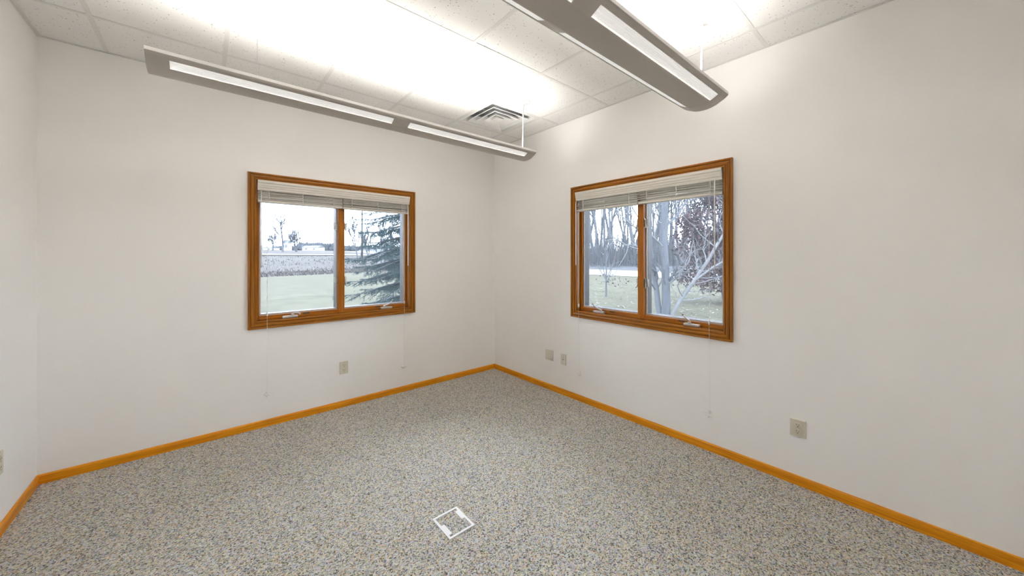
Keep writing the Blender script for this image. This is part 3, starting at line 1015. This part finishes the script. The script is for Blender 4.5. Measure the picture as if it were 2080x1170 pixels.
# understory brush: countless stems
mb = MB()
for k in range(19000):
    px = rng.uniform(1150, 1560) if k < 11000 else rng.choice((rng.uniform(1010, 1150), rng.uniform(1560, 1900)))
    D = rng.uniform(50, 95)
    x, y = place(px, D)
    if x < 43.5: continue
    h = rng.uniform(1.0, 4.0) if k % 3 else rng.uniform(3.0, 7.5)
    z = gz(x, y)
    lx, ly = rng.gauss(0, .5), rng.gauss(0, .5)
    w = rng.uniform(.02, .05)
    mb.tube([(x, y, z - .1), (x + lx * .4, y + ly * .4, z + h * .5), (x + lx, y + ly, z + h)], [w, w * .7, w * .2], 3, caps=False)
tag(mb.build('woodland_brush', M['brush']), 'dense grey underbrush filling the woods', 'brush', kind='stuff')
# low earth bank under the woods
mb = MB()
for k in range(30):
    ya, yb = -70 + k * 7, -63 + k * 7
    ha, hb = .5 + .25 * sin(k * 1.3), .5 + .25 * sin((k + 1) * 1.3)
    prof = [(42.5, 0), (45, 1), (60, 2.2), (130, 3.5)]
    for (xa, fa), (xb, fb) in zip(prof, prof[1:]):
        mb.quad([(xa, ya, gz(xa, ya) + fa * ha), (xb, ya, gz(xb, ya) + fb * ha), (xb, yb, gz(xb, yb) + fb * hb), (xa, yb, gz(xa, yb) + fa * hb)])
tag(mb.build('woodland_floor', M['brush'], smooth=True), 'dark leaf-littered ground under the woods', 'ground', kind='structure')

RMIN[0] = 0.0
F0[0] = .25
# near multi-stemmed tree outside the right window, built from its own limbs
bx, by = place(1352, 10.4)
root = empty('multi_stem_tree', (bx, by, gz(bx, by)))
rightv = Vector((sin(YAW), -cos(YAW), 0)); fwdv = Vector((cos(YAW), sin(YAW), 0)); upv = Vector((0, 0, 1))
rngT = random.Random(77)
def limb(pts, radii, name, m, kids, seed, sub=1.0):
    """pts in metres: (right, up, away)"""
    rg = random.Random(seed)
    P = [rightv * a + upv * c + fwdv * e for a, c, e in pts]
    # smooth the polyline
    Q, R = [], []
    for k in range(len(P) - 1):
        for f in (0, .5):
            Q.append(P[k].lerp(P[k + 1], f) + Vector((rg.gauss(0, .012), rg.gauss(0, .012), 0)))
            R.append(radii[k] + (radii[k + 1] - radii[k]) * f)
    Q.append(P[-1]); R.append(radii[-1])
    mb = MB().tube(Q, R, 9, caps=False)
    lm = mb.build(name, M[m], root, smooth=True)
    tw = MB()
    for k in range(kids):
        f = rg.uniform(.18, .99)
        i = min(int(f * (len(Q) - 1)), len(Q) - 2)
        q = Q[i].lerp(Q[i + 1], f * (len(Q) - 1) - i)
        dv = (Q[i + 1] - Q[i]).normalized()
        sd = Vector((rg.gauss(0, 1), rg.gauss(0, 1), rg.gauss(0, .4)))
        sd = (sd - dv * sd.dot(dv)).normalized()
        branch(tw, q, dv * .5 + sd * .9 + upv * .25, rg.uniform(.5, 1.5) * sub, R[i] * rg.uniform(.22, .4) + .004, 1, rg, .12, .8, 5, (0, 5, 3), .2, (5, 5, 4, 3))
    tw.build('twigs', M[m], lm, smooth=True)
limb([(0, -.1, 0), (.02, .8, 0), (0.0, 2.0, .1), (.06, 3.4, .2), (.1, 5.5, .3), (.3, 8, .2)], [.13, .115, .10, .09, .07, .03], 'stem', 'bark', 14, 1)
limb([(-.12, -.1, .1), (-.2, .7, .2), (-.28, 1.6, .3), (-.32, 2.8, .4), (-.2, 4.5, .5), (-.5, 7, .6)], [.085, .08, .075, .065, .05, .02], 'stem', 'bark', 12, 2)
limb([(.10, -.05, -.1), (.30, .45, -.2), (.62, 1.05, -.4), (.95, 1.65, -.5), (1.35, 2.4, -.6), (1.9, 3.6, -.7)], [.055, .05, .047, .042, .034, .014], 'stem', 'lit_bark', 20, 3)
limb([(.62, 1.05, -.4), (1.05, 1.45, -.6), (1.5, 1.8, -.8), (2.1, 2.2, -1.0), (2.6, 2.8, -1.1)], [.032, .028, .024, .018, .006], 'branch', 'lit_bark', 14, 4, .8)
limb([(0.02, .9, 0), (.25, 1.25, -.3), (.42, 1.6, -.5), (.5, 2.2, -.6)], [.03, .025, .02, .006], 'branch', 'lit_bark', 8, 5, .7)
limb([(-.28, 1.6, .3), (-.7, 1.9, 0), (-1.2, 2.05, -.3), (-1.8, 2.4, -.4)], [.03, .025, .018, .006], 'branch', 'lit_bark', 14, 6, .9)
limb([(0, 2.0, .1), (-.5, 2.35, -.2), (-1.1, 2.6, -.4), (-1.7, 3.1, -.5)], [.03, .025, .018, .006], 'branch', 'lit_bark', 12, 7, .9)
limb([(.04, 2.6, .1), (.5, 3.0, .3), (.9, 3.6, .4), (1.2, 4.5, .5)], [.04, .032, .022, .008], 'branch', 'bark', 10, 8, .9)
tag(root, 'grey multi-stemmed bare tree close outside the woods window', 'tree')

# rust-leaved tree right of it
x, y = place(1475, 13.5)
root = empty('rust_leaved_tree', (x, y, gz(x, y)))
mb = MB()
rg = random.Random(8)
branch(mb, (0, 0, -.1), (.02, .02, 1), 5.2, .11, 0, rg, .1, .95, 7, (16, 6, 3), .06)
mb.build('trunk', M['bark'], root, smooth=True)
lf = MB()
def leaf(mb, p, r, rg):
    a = Vector((rg.gauss(0, 1), rg.gauss(0, 1), rg.gauss(0, 1))).normalized() * r
    b_ = a.cross(Vector((rg.gauss(0, 1), rg.gauss(0, 1), rg.gauss(0, 1)))).normalized() * r * .55
    mb.quad([p - a, p - b_ * .9 + a * .1, p + a, p + b_ * .9 + a * .1 + Vector((0, 0, r * .2))])
clumps = []
for k in range(190):
    th = rg.uniform(0, 2 * pi)
    zz = rg.uniform(.65, 4.6)
    rr = 1.75 * sqrt(max(.05, 1 - ((zz - 2.3) / 2.7) ** 2)) * rg.uniform(.35, 1.0)
    clumps.append(Vector((rr * cos(th), rr * sin(th), zz)))
for c in clumps:
    for q in range(rg.randint(45, 80)):
        leaf(lf, c + Vector((rg.gauss(0, .17), rg.gauss(0, .17), rg.gauss(0, .15))), rg.uniform(.05, .09), rg)
tag(lf.build('foliage', M['rust_leaf'], root), kind='stuff')
tag(root, 'small tree holding its dry rust-brown leaves', 'tree')

# young sapling on the lawn
x, y = place(1231, 15.6)
root = empty('sapling', (x, y, gz(x, y)))
mb = MB()
rg = random.Random(15)
branch(mb, (0, 0, -.05), (0.01, 0, 1), 2.3, .045, 0, rg, .15, .9, 6, (12, 4, 2), .04)
mb.build('stem', M['bark'], root, smooth=True)
lf = MB()
for k in range(46):
    leaf(lf, Vector((rg.gauss(.25, .28), rg.gauss(-.2, .28), rg.uniform(.45, 1.0))), rg.uniform(.04, .07), rg)
tag(lf.build('foliage', M['rust_leaf'], root), kind='stuff')
tag(root, 'thin young sapling standing alone on the lawn', 'sapling')

# blue-green spruce outside the left window
sxp, syp = place(838, 8.1)
root = empty('spruce_tree', (sxp, syp, gz(sxp, syp)))
MB().tube([(0, 0, -.1), (0.02, 0, 2.2), (0, .02, 4.6), (0, 0, 6.2)], [.12, .09, .05, .01], 8).build('trunk', M['bark'], root, smooth=True)
rg = random.Random(31)
nd, wd = MB(), MB()
def needles(p, d, L, rg):
    """a twig with stiff needles all round it"""
    n = max(5, int(L / .014))
    d = d.normalized()
    a = d.cross(Vector((0.2, 0.3, .9))).normalized()
    b_ = d.cross(a)
    for k in range(n):
        q = p + d * (L * k / n)
        w = rg.uniform(0, 2 * pi)
        o_ = (a * cos(w) + b_ * sin(w))
        t = q + o_ * rg.uniform(.028, .046) + d * rg.uniform(.02, .04)
        s_ = d.cross(o_).normalized() * .0052
        nd.quad([q - s_, q + s_, t], [(0, 0)] * 3)
camdir = Vector((-sxp, -syp, 0)).normalized()
z = .35
while z < 6.0:
    full = 1.75 * (1 - (z / 6.3)) ** .75 + .12
    nb = 9 if z < 3.4 else 6
    off = rg.uniform(0, 1)
    for k in range(nb):
        th = 2 * pi * (k + off + rg.uniform(-.25, .25)) / nb
        L = full * rg.uniform(.8, 1.12)
        hd = Vector((cos(th), sin(th), 0))
        pts = []
        for e in range(8):
            f = e / 7
            pts.append(Vector((0, 0, z)) + hd * (L * f) + Vector((0, 0, .10 * f - .62 * L * f ** 1.4 * .55 + .16 * max(0, f - .7) * L * 2)))
        wd.tube(pts, [.018 * (1 - .8 * e / 7) for e in range(8)], 4, caps=False)
        for e in range(1, 8):
            for sgn in (-1, 1):
                for rep in range(2):
                    q = pts[e - 1].lerp(pts[e], rg.random())
                    fwd_ = (pts[e] - pts[e - 1]).normalized()
                    sd = fwd_.cross(Vector((0, 0, 1))).normalized() * sgn
                    tl = L * .34 * (1.12 - e / 8) * rg.uniform(.6, 1.15) + .05
                    tdv = (fwd_ * .75 + sd * .8 + Vector((0, 0, rg.uniform(-.45, .0))))
                    needles(q, tdv, tl, rg)
                    if tl > .2:
                        for u_ in (.35, .6, .8):
                            td = tdv.normalized()
                            needles(q + td * tl * u_, td + td.cross(Vector((0, 0, 1))) * rg.choice((-.8, .8)) + Vector((0, 0, -.35)), tl * .4, rg)
        needles(pts[-2], pts[-1] - pts[-2], (pts[-1] - pts[-2]).length * 1.2, rg)
        for e in range(2, 7):
            needles(pts[e], pts[e + 1] - pts[e], (pts[e + 1] - pts[e]).length, rg)
    z += rg.uniform(.24, .34)
wd.build('branches', M['bark'], root)
tag(nd.build('needles', M['needle'], root), kind='stuff')
tag(root, 'blue-green spruce with drooping branches outside the left window', 'spruce')

# bare trees, pole, houses and woods far across the field
def far_tree(px, D, seed, h, r, label, stems=1, kids=(14, 6, 4), spread=1.0, up=.1):
    x, y = place(px, D)
    RMIN[0] = .00045 * D
    o = link_mesh('bare_tree', tree_mesh(seed, h, r, M['bark'], kids, stems, up, spread), None, (x, y, gz(x, y)))
    tag(o, label, 'tree')
far_tree(574, 70, 41, 7.0, .20, 'large spreading bare tree alone in the far field', kids=(18, 8), spread=1.0)
far_tree(602, 74, 42, 4.6, .13, 'lower bushy bare tree right of the large lone tree', stems=3, kids=(10, 6), spread=.9)
far_tree(553, 78, 43, 3.6, .10, 'low bare tree left of the large lone tree', stems=2, kids=(9, 5, 3), spread=.9)
far_tree(729, 60, 44, 5.6, .12, 'vase-shaped bare tree beside the utility pole', stems=3, kids=(8, 5, 3), spread=.6, up=.25)
far_tree(748, 62, 45, 5.2, .10, 'bare tree between the utility pole and the spruce', stems=2, kids=(8, 5, 3), spread=.6, up=.25)
far_tree(776, 48, 46, 5.4, .10, 'dark bare tree showing through the spruce branches', stems=3, kids=(8, 5, 3), spread=.6, up=.25)
x, y = place(735.5, 58)
root = empty('utility_pole', (x, y, gz(x, y)))
MB().tube([(0, 0, -.2), (0, 0, 10.5)], [.15, .10], 8).build('post', M['pole'], root, smooth=True)
MB().box(-1.1, 1.1, -.06, .06, 9.6, 9.75).build('crossarm', M['pole'], root)
tag(root, 'tall dark utility pole in the far field', 'utility pole')

def house(px, D, w, d, h, rh, rz, label, lift=0.0):
    x, y = place(px, D)
    o = empty('farm_building', (x, y, gz(x, y) + lift), rz)
    MB().box(-w / 2, w / 2, -d / 2, d / 2, -1.0, h).build('walls', M['housewhite'], o)
    e = .25
    mb = MB().sweep([(-w / 2 - e, -d / 2 - e, h), (-w / 2 - e, d / 2 + e, h), (-w / 2 - e, 0, h + rh)], [(w / 2 + e, -d / 2 - e, h), (w / 2 + e, d / 2 + e, h), (w / 2 + e, 0, h + rh)])
    mb.build('roof', M['houseroof'], o)
    n = max(2, int(w / 2.6))
    for k in range(n):
        u = -w / 2 + w * (k + .5) / n
        MB().box(u - .4, u + .4, -d / 2 - .03, -d / 2 + .05, h * .4, h * .8).build('window', M['housewin'], o)
    tag(o, label, 'building')
house(637, 165, 7.6, 5, 1.9, .9, YAW - pi / 2 - .1, 'low white building under the far tree line', lift=-.3)
house(583, 150, 2.2, 3, 3.4, 1.0, YAW - pi / 2, 'small white shed behind the large lone tree', lift=-.2)
house(540, 160, 9.0, 5, 1.5, .8, YAW - pi / 2, 'long low white building at the left edge of the field window', lift=-.4)

# far tree line
mb = MB()
rg = random.Random(91)
for k in range(2300):
    px = rg.uniform(470, 900) if k < 1300 else rg.choice((rg.uniform(150, 470), rg.uniform(900, 1100)))
    D = rg.uniform(185, 235)
    x, y = place(px, D)
    z = gz(x, y) - .4
    h = rg.uniform(3.0, 5.4) * (1.0 if px > 605 else .62)
    if px > 690: h *= .75
    r = rg.uniform(.9, 2.0)
    n = 7
    rings = []
    for hh, rr in ((0, .55), (.35, 1.0), (.7, .8), (.92, .35)):
        rings.append([(x + rr * r * rg.uniform(.7, 1.2) * cos(2 * pi * q / n), y + rr * r * rg.uniform(.7, 1.2) * sin(2 * pi * q / n), z + h * hh * rg.uniform(.9, 1.1)) for q in range(n)])
    for a, c in zip(rings, rings[1:]):
        mb.sweep(a, c, caps=False)
    mb.quad(rings[-1])
tag(mb.build('far_tree_line', M['far']), 'blue-grey line of woods on the horizon beyond the field', 'woods', kind='stuff')
